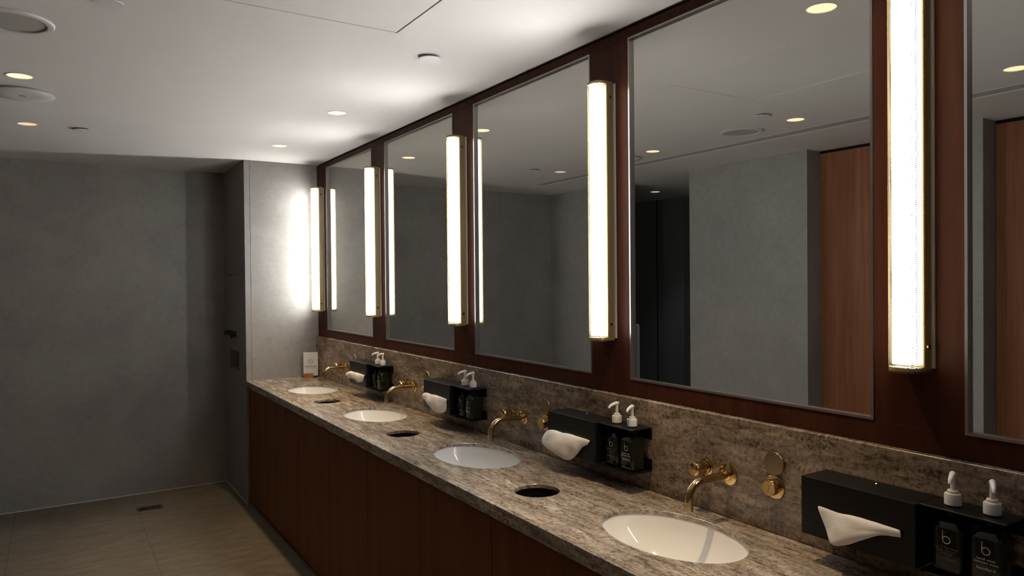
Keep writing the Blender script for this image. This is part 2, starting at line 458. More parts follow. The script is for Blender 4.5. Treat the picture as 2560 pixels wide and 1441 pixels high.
for k, (ya, yb) in enumerate(MY):
    yc = (ya + yb) / 2; h = (ya - yb) / 2; zc = (MZ0 + MZ1) / 2; hz = (MZ1 - MZ0) / 2
    t = thing('wall_mirror', (0, yc, MZ0), mlab[k], 'mirror', 'wall mirrors above the basins')
    link('glass', box(0.008, 0.014, -h + 0.0015, h - 0.0015, 0.0015, 2 * hz - 0.0015), 'mirror_silver', t)
    f = bmesh.new(); tw = 0.0065
    for a, b_, c0, d0 in ((-h, h, 0, tw), (-h, h, 2 * hz - tw, 2 * hz), (-h, -h + tw, tw, 2 * hz - tw), (h - tw, h, tw, 2 * hz - tw)):
        bx(f, -0.003, 0.008, a + 0.0002, b_ - 0.0002, c0 + 0.0002, d0 - 0.0002)
    link('frame', f, 'trim_metal', t)

# ---------------------------------------------------------------- vertical lights on the stiles
LY = [5.088, 4.038, 2.988, 1.935, 0.876]
LZ0, LZ1 = 1.335, 2.215
LH = LZ1 - LZ0
def dprofile(hw, xb, xf, r, n=8):
    """outline in (x,y): flat back at xb, rounded front at xf (negative x)"""
    pts = [(xb, -hw)]
    for k in range(n + 1):
        a = math.pi / 2 * k / n; pts.append((xf + r - r * math.sin(a) , -hw + r - r * math.cos(a)))
    for k in range(n + 1):
        a = math.pi / 2 * (1 - k / n); pts.append((xf + r - r * math.sin(a), hw - r + r * math.cos(a)))
    pts.append((xb, hw))
    return pts
lamp = thing('mirror_light', (0, LY[0], LZ0), 'lit vertical wall light farthest away, beside the light grey end wall', 'wall light', 'vertical lights between the mirrors')
link('backplate', box(-0.006, 0, -0.0385, 0.0385, 0.004, LH - 0.004, 0.001), 'lamp_backplate', lamp)
link('housing', box(-0.036, -0.006, -0.0325, 0.0325, 0.008, LH - 0.008, 0.002), 'brass_lamp', lamp)
bm = bmesh.new(); prism(bm, dprofile(0.0265, -0.036, -0.074, 0.022), 0.014, LH - 0.014)
link('diffuser', bm, 'lamp_diffuser', lamp, True)
# open perforated sleeve
bm = bmesh.new(); pr = dprofile(0.0342, -0.008, -0.080, 0.028)
lo = [bm.verts.new((x, y, -0.004)) for x, y in pr]; hi = [bm.verts.new((x, y, LH + 0.001)) for x, y in pr]
for k in range(len(pr) - 1): bm.faces.new((lo[k], lo[k + 1], hi[k + 1], hi[k]))
link('perforated_shade', bm, 'perforated_mesh', lamp, True)
for z0, z1 in ((0.0, 0.008), (LH - 0.008, LH)):
    bm = bmesh.new(); prism(bm, dprofile(0.0334, -0.0082, -0.0792, 0.0275), z0, z1)
    link('end_cap', bm, 'brass_lamp', lamp)
for z in (0.053, LH - 0.053):
    bm = lathe(bmesh.new(), [(0.0055, -0.0372), (0.0055, -0.0345), (0.0055, -0.0326)], 'Y', (-0.024, 0, z), 16)
    link('screw', bm, 'brass_satin', lamp, True)
llab = ['', 'lit vertical wall light between the farthest and second mirrors', 'lit vertical wall light between the second and third mirrors',
        'lit vertical wall light between the third and fourth mirrors, whole with both ends in view', 'largest lit vertical wall light, its top cut off by the photo edge']
for k in range(1, 5): dup(lamp, (0, LY[k], LZ0), llab[k])

# ---------------------------------------------------------------- stone counter and splashback
BY = [1.400 + 1.054 * k for k in range(4)]        # basin centres
BXc, BA, BB = -0.2450, 0.224, 0.150
HY = [1.928, 2.988, 4.045]                         # waste holes
HX, HR = -0.318, 0.074
TH = 0.0135                                        # slab thickness
bm = box(XD, -0.002, YE, YF - 0.001, ZT - TH, ZT, 0.0015, 2)
ctr = link('countertop', bm, 'counter_stone')
c = bmesh.new()
for y in BY: lathe(c, [(1.0, -0.06), (1.0, -0.0022), (1.004, -0.0008), (1.014, 0.0001), (1.02, 0.03)], 'Z', (BXc, y, ZT), 96, BB, BA)
for y in HY: lathe(c, [(HR, -0.06), (HR, -0.0018), (HR + 0.0018, 0.0001), (HR + 0.003, 0.03)], 'Z', (HX, y, ZT), 64)
cutter = link('cutter', c, None)
boolean(ctr, cutter)
ctr['label'] = 'long brown-grey veined travertine countertop with oval basin openings and round waste holes'; ctr['category'] = 'countertop'
link('front_apron', box(XD, XD + 0.02, YE, YF - 0.001, ZT - 0.042, ZT - TH - 0.0003, 0.0012, 2), 'counter_stone', ctr)
sp_ = link('splashback', box(-0.020, 0.029, YE, YF - 0.001, ZT + 0.0006, 1.1487, 0.0028, 3), 'splash_stone')
c = bmesh.new()
for y in (1.938, 4.05): bx(c, -0.022, -0.0192, y - 0.0005, y + 0.0005, ZT, 1.2)
boolean(sp_, link('cutter', c, None))
sp_['label'] = 'brown mottled travertine splashback along the wall below the wood panelling'; sp_['category'] = 'splashback'

# basins
bowl_lab = ['large white oval basin nearest the camera, under the nearest brass tap', 'white oval basin in front of the second nearest tap, third from the far end',
            'white oval basin second from the far end of the counter', 'small-looking white oval basin at the far end of the counter, by the card']
def basin():
    t = thing('basin', (BXc, BY[0], ZT - TH), bowl_lab[0], 'basin', 'oval undermount basins')
    bm = bmesh.new(); prof = []
    D = 0.135
    N = 22
    for k in range(N + 1):
        s = k / N
        r = 1.0 - s
        # deep, flat-bottomed bowl profile
        h = -D * (1 - (r ** 2.3)) ** 0.72 if r > 0 else -D
        prof.append((max(r, 0.07), h))
    inner = [(1.012, -0.0005)] + [(1.012 * p[0] if i else 1.010, p[1] - 0.0005) for i, p in enumerate(prof)][1:]
    rings = []
    seg = 72
    outer = [(1.07, -0.0005)] + [(r_ + 0.055, h_ - 0.010) for r_, h_ in inner[1:]]
    allp = list(reversed(inner)) + outer
    for r_, h_ in allp:
        rings.append([bm.verts.new((BB * r_ * math.cos(2 * math.pi * k / seg), BA * r_ * math.sin(2 * math.pi * k / seg), h_)) for k in range(seg)])
    for a, b_ in zip(rings, rings[1:]):
        for k in range(seg): bm.faces.new((a[k], a[(k + 1) % seg], b_[(k + 1) % seg], b_[k]))
    bm.faces.new(rings[-1])
    link('bowl', bm, 'white_ceramic', t, True)
    bm = lathe(bmesh.new(), [(0.003, -0.1305), (0.018, -0.1300), (0.020, -0.1325), (0.0175, -0.1365), (0.004, -0.1375)], 'Z', (0, 0, 0), 32)
    link('drain_plug', bm, 'chrome', t, True)
    return t
b0 = basin()
for k in range(1, 4): dup(b0, (BXc, BY[k], ZT - TH), bowl_lab[k])

# waste chutes under the round holes
wl = ['nearest round black waste hole in the counter', 'middle round black waste hole in the counter', 'farthest round black waste hole in the counter, beside the far basin']
ch = thing('waste_chute', (HX, HY[0], ZT - TH - 0.0005), wl[0], 'waste chute', 'round waste chutes in the counter')
bm = bmesh.new()
seg = 48; prof = [(HR + 0.012, 0.0), (HR + 0.004, 0.0), (HR + 0.004, -0.145), (0.001, -0.145), (0.001, -0.149), (HR + 0.007, -0.149), (HR + 0.007, -0.004), (HR + 0.012, -0.004)]
lathe(bm, prof + [prof[0]], 'Z', (0, 0, 0), seg, cap=False)
link('liner', bm, 'dark_gap', ch, True)
for k in (1, 2): dup(ch, (HX, HY[k], ZT - TH - 0.0005), wl[k])

# ---------------------------------------------------------------- cabinets
seams = [5.2055, 4.022, 3.490, 2.966, 2.442, 1.918, 1.394, YE]
clab = ['reddish brown wooden vanity cabinet at the far end, against the grey stub wall', 'wooden vanity cabinet below the counter, second from the far end',
        'wooden vanity cabinet below the farther half of the counter, third from the far end', 'wooden vanity cabinet fourth from the far end, cut by the bottom of the photo',
        'wooden vanity cabinet fifth from the far end, only its upper part in view', 'wooden vanity cabinet below the nearest waste hole, only a corner in view',
        'wooden vanity cabinet nearest the camera, below the nearest basin']
for k in range(len(seams) - 1):
    y1, y0 = seams[k], seams[k + 1]; yc = (y0 + y1) / 2; h = (y1 - y0) / 2
    t = thing('vanity_cabinet', (-0.26, yc, 0), clab[k], 'cabinet', 'wooden cabinets below the counter')
    d0 = -0.497 + 0.26
    body = bmesh.new(); g = 0.0006
    top = ZT - 0.0425
    bx(body, d0 + 0.022, 0.255, -h + g, -h + 0.016, 0.07, 0.66); bx(body, d0 + 0.022, 0.255, h - 0.016, h - g, 0.07, 0.66)
    bx(body, d0 + 0.022, 0.255, -h + 0.016, h - 0.016, 0.07, 0.088); bx(body, 0.24, 0.255, -h + 0.016, h - 0.016, 0.088, top - 0.002)
    link('carcass', body, 'dark_gap', t)
    link('door', box(d0, d0 + 0.02, -h + 0.0017, h - 0.0017, 0.032, top - 0.001, 0.0008, 1), 'cabinet_wood', t)
    link('plinth', box(d0 + 0.045, d0 + 0.06, -h + g, h - g, 0.0, 0.069), 'dark_gap', t)

# ---------------------------------------------------------------- taps
TY = [1.398 + 1.054 * k for k in range(4)]
tl = ['brass wall tap nearest the camera, between two black dispensers', 'brass wall tap over the third basin from the far end', 'brass wall tap over the second basin from the far end',
      'small-looking brass wall tap at the far end, beside the card']
tp = thing('wall_tap', (-0.020, TY[0], 0.985), tl[0], 'tap', 'brass wall taps')
bm = lathe(bmesh.new(), [(0.0305, 0.0), (0.031, -0.0015), (0.0308, -0.0045), (0.029, -0.0055), (0.0145, -0.006), (0.0145, -0.013), (0.0125, -0.014)], 'X', (0, 0, 0), 48)
link('rose', bm, 'brass', tp, True)
R = 0.052; pts = [(-0.004, 0, 0), (-0.03, 0, 0), (-0.07, 0, 0), (-0.160 + R, 0, 0)]
for k in range(1, 15):
    a = math.pi / 2 * k / 14; pts.append((-0.160 + R - R * math.sin(a), 0, -R + R * math.cos(a)))
pts += [(-0.160, 0, -R - 0.008)]
link('spout', tube(bmesh.new(), pts, 0.0105, 24), 'brass', tp, True)
bm = lathe(bmesh.new(), [(0.0095, -R - 0.024), (0.0118, -R - 0.0235), (0.0118, -R - 0.0035), (0.0108, -R - 0.0030)], 'Z', (-0.160, 0, 0), 24)
link('aerator', bm, 'brass_satin', tp, True)
HYo = 0.081
bm = lathe(bmesh.new(), [(0.0245, 0.0), (0.0250, -0.0015), (0.0245, -0.0045), (0.0235, -0.005), (0.0150, -0.0055), (0.0150, -0.012)], 'X', (0, HYo, 0.004), 40)
link('handle_rose', bm, 'brass', tp, True)
bm = lathe(bmesh.new(), [(0.0185, -0.0115), (0.0192, -0.0125), (0.0192, -0.0535), (0.0185, -0.0548), (0.0182, -0.0550)], 'X', (0, HYo, 0.004), 40)
link('handle', bm, 'brass', tp, True)
for k in range(1, 4): dup(tp, (-0.020, TY[k], 0.985), tl[k])
near_far = ['to the right of the nearest tap', 'left of the second nearest black dispenser', 'left of the second farthest black dispenser', 'left of the farthest black dispenser']
for k in range(4):
    yy = 1.242 + 1.054 * k
    def plate():
        bm = lathe(bmesh.new(), [(0.0305, 0.0), (0.0312, -0.0012), (0.0312, -0.0050), (0.0304, -0.0060)], 'X', (0, 0, 0), 48)
        return bm
    if k == 0:
        pl = link('wall_plate', plate(), 'brass_satin', None, True, (-0.0202, yy, 1.049))
        pl['category'] = 'plate'; pl['group'] = 'flat brass discs on the splashback'
        sn = thing('sensor_button', (-0.0202, yy, 0.986), '', 'sensor', 'brass sensor knobs on the splashback')
        link('rose', lathe(bmesh.new(), [(0.0305, 0.0), (0.0310, -0.0012), (0.0308, -0.0035), (0.0300, -0.0042)], 'X', (0, 0, 0), 48), 'brass', sn, True)
        link('knob', lathe(bmesh.new(), [(0.0205, -0.0042), (0.0205, -0.0250), (0.0198, -0.0260)], 'X', (0, 0.001, 0.0), 40), 'brass', sn, True)
        bm = bmesh.new()
        for z in (-0.0065, 0.0, 0.0065): lathe(bm, [(0.0014, -0.0259), (0.0014, -0.0264)], 'X', (0, 0.001 - z * 0.25, z), 12)
        link('sensor_dots', bm, 'dark_plastic', sn)
        p_, s__ = pl, sn
    else:
        p_ = pl.copy(); col.objects.link(p_); p_.location = (-0.0202, yy, 1.049)
        s__ = dup(sn, (-0.0202, yy, 0.986), '')
    p_['label'] = 'flat round brass disc on the stone ' + near_far[k]
    s__['label'] = 'round brass knob with three dots below the disc, ' + near_far[k]

# ---------------------------------------------------------------- dispensers, tissues, bottles
BL = [1.091, 2.146, 3.188, 4.226]    # left edge (y) of each black box
dl_ = ['black wall dispenser nearest the camera, cut off at the right edge', 'black wall dispenser right of the second nearest tap', 'black wall dispenser third from the camera',
       'farthest black wall dispenser, next to the farthest tap']
ZB0, ZB1 = 0.929, 1.066
BW = 0.272; SH = 0.165
dis = thing('dispenser', (-0.0199, BL[0], ZB0), dl_[0], 'dispenser', 'black tissue and soap dispensers')
HB = ZB1 - ZB0
bm = box(-0.100, 0.0, -BW, 0, 0, HB, 0.0015, 2)
hb = link('tissue_box', bm, 'black_metal', dis)
c = bmesh.new()
# rounded slot in the front and the hollow behind it
sl = []
for k in range(13):
    a = -math.pi / 2 + math.pi * k / 12; sl.append((-0.036 + 0.014 * math.cos(a), 0.068 + 0.014 * math.sin(a)))
for k in range(13):
    a = math.pi / 2 + math.pi * k / 12; sl.append((-0.236 + 0.014 * math.cos(a), 0.068 + 0.014 * math.sin(a)))
prism(c, sl, -0.12, -0.03, 'X')
boolean(hb, link('cutter', c, None))
rk = bmesh.new()
bx(rk, -0.086, 0.0, -BW - SH, -BW - 0.0005, HB - 0.0035, HB, 0.0006, 1)
bx(rk, -0.003, 0.0, -BW - SH, -BW - 0.0005, HB - 0.040, HB - 0.0040)
o_rt = link('top_plate', rk, 'black_metal', dis)
c = bmesh.new()
BOT = [(-0.0455, -BW - 0.0485), (-0.0455, -BW - 0.1230)]
for x, y in BOT: lathe(c, [(0.0165, HB - 0.02), (0.0165, HB + 0.02)], 'Z', (x, y, 0), 32)
boolean(o_rt, link('cutter', c, None))
rk = bmesh.new()
bx(rk, -0.092, 0.0, -BW - SH, -BW - 0.0005, -0.004, -0.0005, 0.0006, 1)
bx(rk, -0.003, 0.0, -BW - SH, -BW - 0.0005, 0.0, 0.034)
link('bottle_shelf', rk, 'black_metal', dis)
link('lock', lathe(bmesh.new(), [(0.004, 0), (0.004, 0.004), (0.002, 0.006)], 'Z', (-0.035, -0.150, HB + 0.0002), 16), 'chrome', dis, True)
bm = bmesh.new(); bx(bm, -0.084, -0.080, -0.262, -0.010, 0.0105, 0.120); 
for k in range(1, 4): dup(dis, (-0.0199, BL[k], ZB0), dl_[k])

# text helper: a font curve turned into a mesh part
def text_mesh(s, size, width=None):
    cu = bpy.data.curves.new('t', 'FONT'); cu.body = s; cu.size = size; cu.align_x = 'CENTER'; cu.extrude = 0.00006; cu.resolution_u = 3
    o = bpy.data.objects.new('t', cu); col.objects.link(o)
    dg = bpy.context.evaluated_depsgraph_get(); dg.update()
    me = bpy.data.meshes.new_from_object(o.evaluated_get(dg)); bpy.data.objects.remove(o)
    if width:
        ws = [v.co.x for v in me.vertices]; k = width / max(1e-6, max(ws) - min(ws))
        for v in me.vertices: v.co.x *= min(k, 1.0) if k < 1 else k
    return me
def add_text(bm, s, size, z, xf, width=None):
    """text on a face looking towards -x; reads left to right towards -y"""
    me = text_mesh(s, size, width)
    mtx = Matrix(((0, 0, -1, xf), (-1, 0, 0, 0), (0, 1, 0, z), (0, 0, 0, 1)))
    me.transform(mtx); bm.from_mesh(me); bpy.data.meshes.remove(me)
def blogo(bm, z, xf, R=0.0080, w_=0.0008):
    n = 40
    def ring(r, x): return [bm.verts.new((x, -r * math.cos(2 * math.pi * k / n), z + r * math.sin(2 * math.pi * k / n))) for k in range(n)]
    a, b_ = ring(R, xf - 0.00008), ring(R - 2 * w_, xf - 0.00008)
    for k in range(n): bm.faces.new((a[k], a[(k + 1) % n], b_[(k + 1) % n], b_[k]))
    bx(bm, xf - 0.00010, xf - 0.00002, R - 1.7 * w_, R, z, z + 2.3 * R)
def bottle(kind):
    t = thing('pump_bottle', (0, 0, 0), '', 'bottle', 'dark soap and lotion pump bottles')
    hw, hd = 0.0300, 0.0270
    def octo(w_, d_, ch_): return [(-d_, -w_ + ch_), (-d_, w_ - ch_), (-d_ + ch_, w_), (d_ - ch_, w_), (d_, w_ - ch_), (d_, -w_ + ch_), (d_ - ch_, -w_), (-d_ + ch_, -w_)]
    bm = bmesh.new(); rings = []
    for w_, d_, ch_, z in ((hw - 0.006, hd - 0.006, 0.003, 0.0), (hw - 0.001, hd - 0.001, 0.0045, 0.003), (hw, hd, 0.005, 0.007), (hw, hd, 0.005, 0.094), (hw - 0.0015, hd - 0.0015, 0.0055, 0.0965), (0.0150, 0.0150, 0.0075, 0.1175), (0.0128, 0.0128, 0.0075, 0.1185), (0.0128, 0.0128, 0.0075, 0.140)):
        rings.append([bm.verts.new((x, y, z)) for x, y in octo(w_, d_, ch_)])
    for a, b_ in zip(rings, rings[1:]):
        for k in range(8): bm.faces.new((a[k], a[(k + 1) % 8], b_[(k + 1) % 8], b_[k]))
    bm.faces.new(rings[0]); bm.faces.new(list(reversed(rings[-1])))
    bmesh.ops.bevel(bm, geom=[e for e in bm.edges], offset=0.0007, segments=1, affect='EDGES')
    body = link('bottle_body', bm, 'bottle_green', t, True)
    cl = bmesh.new(); prof = [(0.0130, 0.1405), (0.0160, 0.1412), (0.0160, 0.1610), (0.0150, 0.1635), (0.0105, 0.1645), (0.0105, 0.1695), (0.0095, 0.1705)]
    lathe(cl, prof, 'Z', (0, 0, 0), 40)
    link('collar', cl, 'white_plastic', t, True)
    pm = bmesh.new()
    lathe(pm, [(0.0050, 0.1710), (0.0046, 0.190), (0.0052, 0.2000)], 'Z', (0, 0, 0), 20)
    tube(pm, [(0.007, 0, 0.2040), (0.000, 0, 0.2035), (-0.014, 0, 0.2020), (-0.026, 0, 0.1985), (-0.031, 0, 0.1950), (-0.033, 0, 0.1905)], 0.005, 14, [0.0040, 0.0064, 0.0052, 0.0044, 0.0040, 0.0034])
    link('pump_head', pm, 'white_plastic', t, True)
    lab = bmesh.new(); xf = -hd - 0.00015
    lg = bmesh.new(); blogo(lg, 0.0715, xf)
    link('logo', lg, 'label_ink', t)
    if kind == 'wash':
        add_text(lab, 'hand wash', 0.0062, 0.0530, xf, 0.034); add_text(lab, 'nettoyant mains', 0.0062, 0.0465, xf, 0.044)
        add_text(lab, 'bamford', 0.0085, 0.0340, xf, 0.034); vt = bmesh.new(); add_text(vt, '250 ml e 8.45 fl. oz', 0.0042, 0.0085, xf, 0.042); link('volume_text', vt, 'label_ink', t)
        link('printed_label', lab, 'label_ink', t)
    else:
        add_text(lab, 'hand & body lotion', 0.0058, 0.0540, xf, 0.046); add_text(lab, 'lait mains', 0.0055, 0.0480, xf, 0.036)
        add_text(lab, 'et corps', 0.0055, 0.0425, xf, 0.024); add_text(lab, 'bamford', 0.0085, 0.0310, xf, 0.034)
        vt = bmesh.new(); add_text(vt, '250 ml e 8.45 fl. oz', 0.0042, 0.0085, xf, 0.042); link('volume_text', vt, 'label_ink_faint', t)
        link('printed_label', lab, 'label_ink_faint', t)
    return t
where = ['nearest', 'second nearest', 'third nearest', 'farthest']
rot = {(0, 0): 0.30, (0, 1): 0.50, (1, 0): 0.0, (1, 1): 0.35, (2, 0): -0.1, (2, 1): 0.05, (3, 0): -0.25, (3, 1): -0.30}
protos = [bottle('lotion'), bottle('wash')]
for k in range(4):
    for j in range(2):
        loc = (-0.0205 + BOT[j][0], BL[k] + BOT[j][1], ZB0 - 0.0004)
        lab = ('dark bottle with white pump, %s of two in the %s black dispenser' % (('left', 'right')[j], where[k]))
        if k == 0: t = protos[j]; t.location = loc; t['label'] = lab
        else: t = dup(protos[j], loc, lab)
        for ch_ in kids(t):
            if ch_.name.startswith('pump_head'): ch_.rotation_euler = (0, 0, rot[(k, j)])

# tissues: each one has its own folds. rows of (y, z, x) from the slot outwards
def sheet(rows, cols=None, name='tissue'):
    bm = bmesh.new(); vs = [[bm.verts.new((x, y, z)) for (y, z, x) in r] for r in rows]
    for a, b_ in zip(vs, vs[1:]):
        for k in range(len(a) - 1): bm.faces.new((a[k], a[k + 1], b_[k + 1], b_[k]))
    return bm
def tissue(k, rows, label):
    y0 = BL[k]
    rows = [[(y - y0, z - 0.99, x) for (y, z, x) in r] for r in rows]
    o = link('tissue', sheet(rows), 'tissue_paper', None, True, (0, y0, 0.99))
    for p in o.data.polygons: p.use_smooth = True
    me_ = o.data; nr, nc = len(rows), len(rows[0])
    ce = me_.attributes.new('crease_edge', 'FLOAT', 'EDGE')
    def onb(i): return i // nc in (0, nr - 1) or i % nc in (0, nc - 1)
    def same_side(i, j): return (i // nc == j // nc and i // nc in (0, nr - 1)) or (i % nc == j % nc and i % nc in (0, nc - 1))
    for e_ in me_.edges:
        i, j = e_.vertices
        ce.data[e_.index].value = 0.75 if same_side(i, j) else (0.22 if (i // nc == j // nc and i // nc == 3) or (i % nc == j % nc and i % nc == 2) else 0.0)
    cv = me_.attributes.new('crease_vert', 'FLOAT', 'POINT')
    for i in (0, nc - 1, nr * nc - nc, nr * nc - 1): cv.data[i].value = 1.0
    s = o.modifiers.new('s', 'SUBSURF'); s.levels = 3; s.render_levels = 3
    tx = bpy.data.textures.get('crumple') or bpy.data.textures.new('crumple', 'CLOUDS'); tx.noise_scale = 0.05; tx.noise_depth = 1
    d_ = o.modifiers.new('d', 'DISPLACE'); d_.texture = tx; d_.strength = 0.006; d_.mid_level = 0.5; d_.texture_coords = 'LOCAL'
    so = o.modifiers.new('t', 'SOLIDIFY'); so.thickness = 0.0004
    o['label'] = label; o['category'] = 'tissue'; o['group'] = 'white tissues pulled from the dispensers'
    return o
A = -0.112; B = -0.126; C = -0.134
tissue(0, [[(1.040, 0.997, A), (1.00, 0.998, A), (0.95, 0.998, A), (0.90, 0.997, A), (0.87, 0.997, A), (0.856, 0.996, A)],
           [(1.047, 1.009, -0.124), (1.00, 1.008, B), (0.95, 1.008, B), (0.90, 1.009, B), (0.866, 1.009, B), (0.850, 1.004, -0.124)],
           [(1.036, 0.990, -0.126), (1.00, 0.990, C), (0.955, 0.992, C), (0.915, 0.996, C), (0.870, 1.000, C), (0.846, 0.999, B)],
           [(1.020, 0.958, -0.129), (0.992, 0.958, -0.140), (0.960, 0.970, -0.142), (0.925, 0.984, C), (0.885, 0.992, C), (0.845, 0.993, B)],
           [(1.006, 0.928, -0.134), (0.994, 0.932, -0.148), (0.962, 0.951, -0.148), (0.922, 0.973, -0.140), (0.880, 0.984, C), (0.849, 0.987, -0.124)],
           [(1.002, 0.927, -0.127), (0.978, 0.930, -0.136), (0.945, 0.950, -0.132), (0.905, 0.976, -0.128), (0.880, 0.983, -0.124), (0.852, 0.990, A)]],
       'white tissue drooping to a point from the nearest black dispenser')
tissue(1, [[(2.100, 0.997, A), (2.06, 0.998, A), (2.01, 0.998, A), (1.96, 0.998, A), (1.92, 0.997, A), (1.906, 0.996, A)],
           [(2.122, 1.004, B), (2.08, 1.012, C), (2.02, 1.011, C), (1.96, 1.010, C), (1.915, 1.010, B), (1.899, 1.002, -0.124)],
           [(2.142, 0.990, C), (2.10, 0.992, -0.148), (2.03, 0.986, -0.150), (1.97, 0.990, -0.148), (1.925, 0.996, C), (1.900, 0.990, B)],
           [(2.156, 0.968, -0.138), (2.12, 0.962, -0.154), (2.05, 0.955, -0.160), (1.985, 0.962, -0.156), (1.944, 0.972, -0.140), (1.918, 0.982, B)],
           [(2.166, 0.948, -0.136), (2.13, 0.945, -0.150), (2.08, 0.938, -0.160), (2.02, 0.931, -0.160), (1.974, 0.930, -0.146), (1.945, 0.963, B)],
           [(2.158, 0.938, -0.130), (2.128, 0.938, -0.140), (2.08, 0.931, -0.148), (2.015, 0.922, -0.150), (1.980, 0.916, -0.142), (1.955, 0.955, -0.124)]],
       'broad white tissue spilling from the second nearest black dispenser')
tissue(2, [[(3.150, 0.997, A), (3.11, 0.998, A), (3.06, 0.998, A), (3.01, 0.998, A), (2.97, 0.997, A), (2.948, 0.996, A)],
           [(3.170, 1.004, B), (3.13, 1.014, C), (3.06, 1.012, C), (3.00, 1.010, C), (2.96, 1.009, B), (2.940, 1.000, -0.124)],
           [(3.178, 0.992, C), (3.14, 0.994, -0.144), (3.08, 0.985, -0.148), (3.02, 0.985, -0.146), (2.97, 0.992, C), (2.934, 0.988, B)],
           [(3.160, 0.976, -0.136), (3.12, 0.970, -0.146), (3.07, 0.960, -0.152), (3.01, 0.958, -0.150), (2.962, 0.965, -0.140), (2.935, 0.968, B)],
           [(3.130, 0.962, -0.132), (3.10, 0.955, -0.140), (3.05, 0.942, -0.148), (2.99, 0.932, -0.146), (2.955, 0.935, -0.138), (2.940, 0.948, B)]],
       'white tissue hanging to the right from the third nearest black dispenser')
tissue(3, [[(4.190, 0.997, A), (4.15, 0.998, A), (4.10, 0.998, A), (4.05, 0.998, A), (4.01, 0.997, A), (3.985, 0.996, A)],
           [(4.210, 1.000, B), (4.17, 1.011, C), (4.10, 1.008, -0.140), (4.04, 1.006, C), (4.00, 1.008, B), (3.972, 1.000, -0.124)],
           [(4.240, 0.990, C), (4.19, 0.996, -0.148), (4.12, 0.990, -0.142), (4.05, 0.990, -0.146), (4.01, 0.992, C), (3.970, 0.985, B)],
           [(4.255, 0.978, -0.136), (4.20, 0.974, -0.150), (4.14, 0.978, -0.140), (4.07, 0.968, -0.148), (4.03, 0.972, -0.140), (3.985, 0.968, B)],
           [(4.225, 0.962, -0.132), (4.18, 0.962, -0.140), (4.13, 0.968, -0.134), (4.06, 0.954, -0.140), (4.03, 0.955, -0.136), (4.000, 0.958, -0.126)]],
       'small crumpled white tissue sticking out of the farthest black dispenser')

# ---------------------------------------------------------------- card by the end wall
cd = thing('standing_card', (-0.082, 5.128, ZT + 0.0004), 'white printed card in a small wooden holder at the far end of the counter', 'card')
cd.rotation_euler = (0, 0, math.radians(-24))
# local: x to the right along the card, y away from the viewer
link('card', box(-0.053, 0.047, 0.0, 0.0025, 0.012, 0.180), 'card_white', cd)
link('holder', box(-0.050, 0.016, -0.018, -0.0002, 0.0, 0.030, 0.001, 1), 'block_wood', cd)
link('base', box(-0.058, 0.047, -0.0001, 0.020, 0.0, 0.0117), 'dark_plastic', cd)
pr_ = bmesh.new()
def cbox(x0, x1, z0, z1): bx(pr_, x0, x1, -0.0003, -0.00005, z0, z1)
n = 28; zc0 = 0.114
for (ra, rb) in ((0.0165, 0.0140),):
    va = [pr_.verts.new((-0.003 + ra * math.cos(2 * math.pi * k / n), -0.0002, zc0 + ra * math.sin(2 * math.pi * k / n))) for k in range(n)]
    vb = [pr_.verts.new((-0.003 + rb * math.cos(2 * math.pi * k / n), -0.0002, zc0 + rb * math.sin(2 * math.pi * k / n))) for k in range(n)]
    for k in range(n): pr_.faces.new((va[k], va[(k + 1) % n], vb[(k + 1) % n], vb[k]))
link('emblem_ring', pr_, 'ink', cd); pr_ = bmesh.new()
cbox(-0.012, -0.003, zc0 - 0.001, zc0 + 0.002); cbox(-0.003, 0.004, zc0 - 0.004, zc0 - 0.001); cbox(-0.006, 0.006, zc0 + 0.006, zc0 + 0.0075)
link('emblem_mark', pr_, 'ink', cd); pr_ = bmesh.new(); cbox(-0.006, 0.000, 0.162, 0.1645); link('top_mark', pr_, 'ink', cd); pr_ = bmesh.new()
for x0, x1 in ((-0.048, -0.040), (-0.036, 0.004), (0.008, 0.038)): cbox(x0, x1, 0.0785, 0.0825)
prt = link('printed_text', pr_, 'ink', cd)
pr_ = bmesh.new()
for x0, x1 in ((-0.046, -0.024), (-0.021, -0.004), (0.000, 0.012), (0.015, 0.036)): cbox(x0, x1, 0.071, 0.0728)
for x0, x1 in ((-0.038, -0.020), (-0.017, 0.002), (0.006, 0.026)): cbox(x0, x1, 0.0655, 0.0672)
link('fine_print', pr_, 'ink', cd)

# ---------------------------------------------------------------- ceiling fittings
def downlight(x, y, mat, label, watt, warm, ang=1.7):
    t = thing('downlight', (x, y, ZC), label, 'downlight', 'round recessed downlights')
    bm = bmesh.new(); seg = 40
    lathe(bm, [(DR - 0.0004, 0.012), (DR - 0.0004, -0.0002), (DR + 0.003, -0.0002), (DR + 0.003, -0.0014), (DR - 0.0028, -0.0014), (DR - 0.0028, 0.012), (DR - 0.0004, 0.012)], 'Z', (0, 0, 0), seg, cap=False)
    link('trim_ring', bm, 'white_paint', t, True)
    bm = lathe(bmesh.new(), [(DR - 0.0030, 0.0015), (DR - 0.006, 0.005), (0.030, 0.012), (0.0158, 0.0150)], 'Z', (0, 0, 0), seg)
    link('reflector', bm, mat, t, True)
    ld = bpy.data.lights.new('downlight_beam', 'SPOT'); ld.energy = watt; ld.color = warm; ld.spot_size = ang; ld.spot_blend = 0.55; ld.shadow_soft_size = 0.022
    lo_ = bpy.data.objects.new('downlight_beam', ld); col.objects.link(lo_); lo_.parent = t; lo_.location = (0, 0, -0.006)
WARM = (1.0, 0.74, 0.44)
la = ['warm round downlight reflected at the top of the largest mirror, above the nearest basin', 'warm round downlight over the counter, third basin row from the camera', 'warm round downlight over the counter nearest the far end wall']
for (x, y), l in zip(DL_A, la): downlight(x, y, 'downlight_warm', l, DL_WATT, WARM, 1.25)
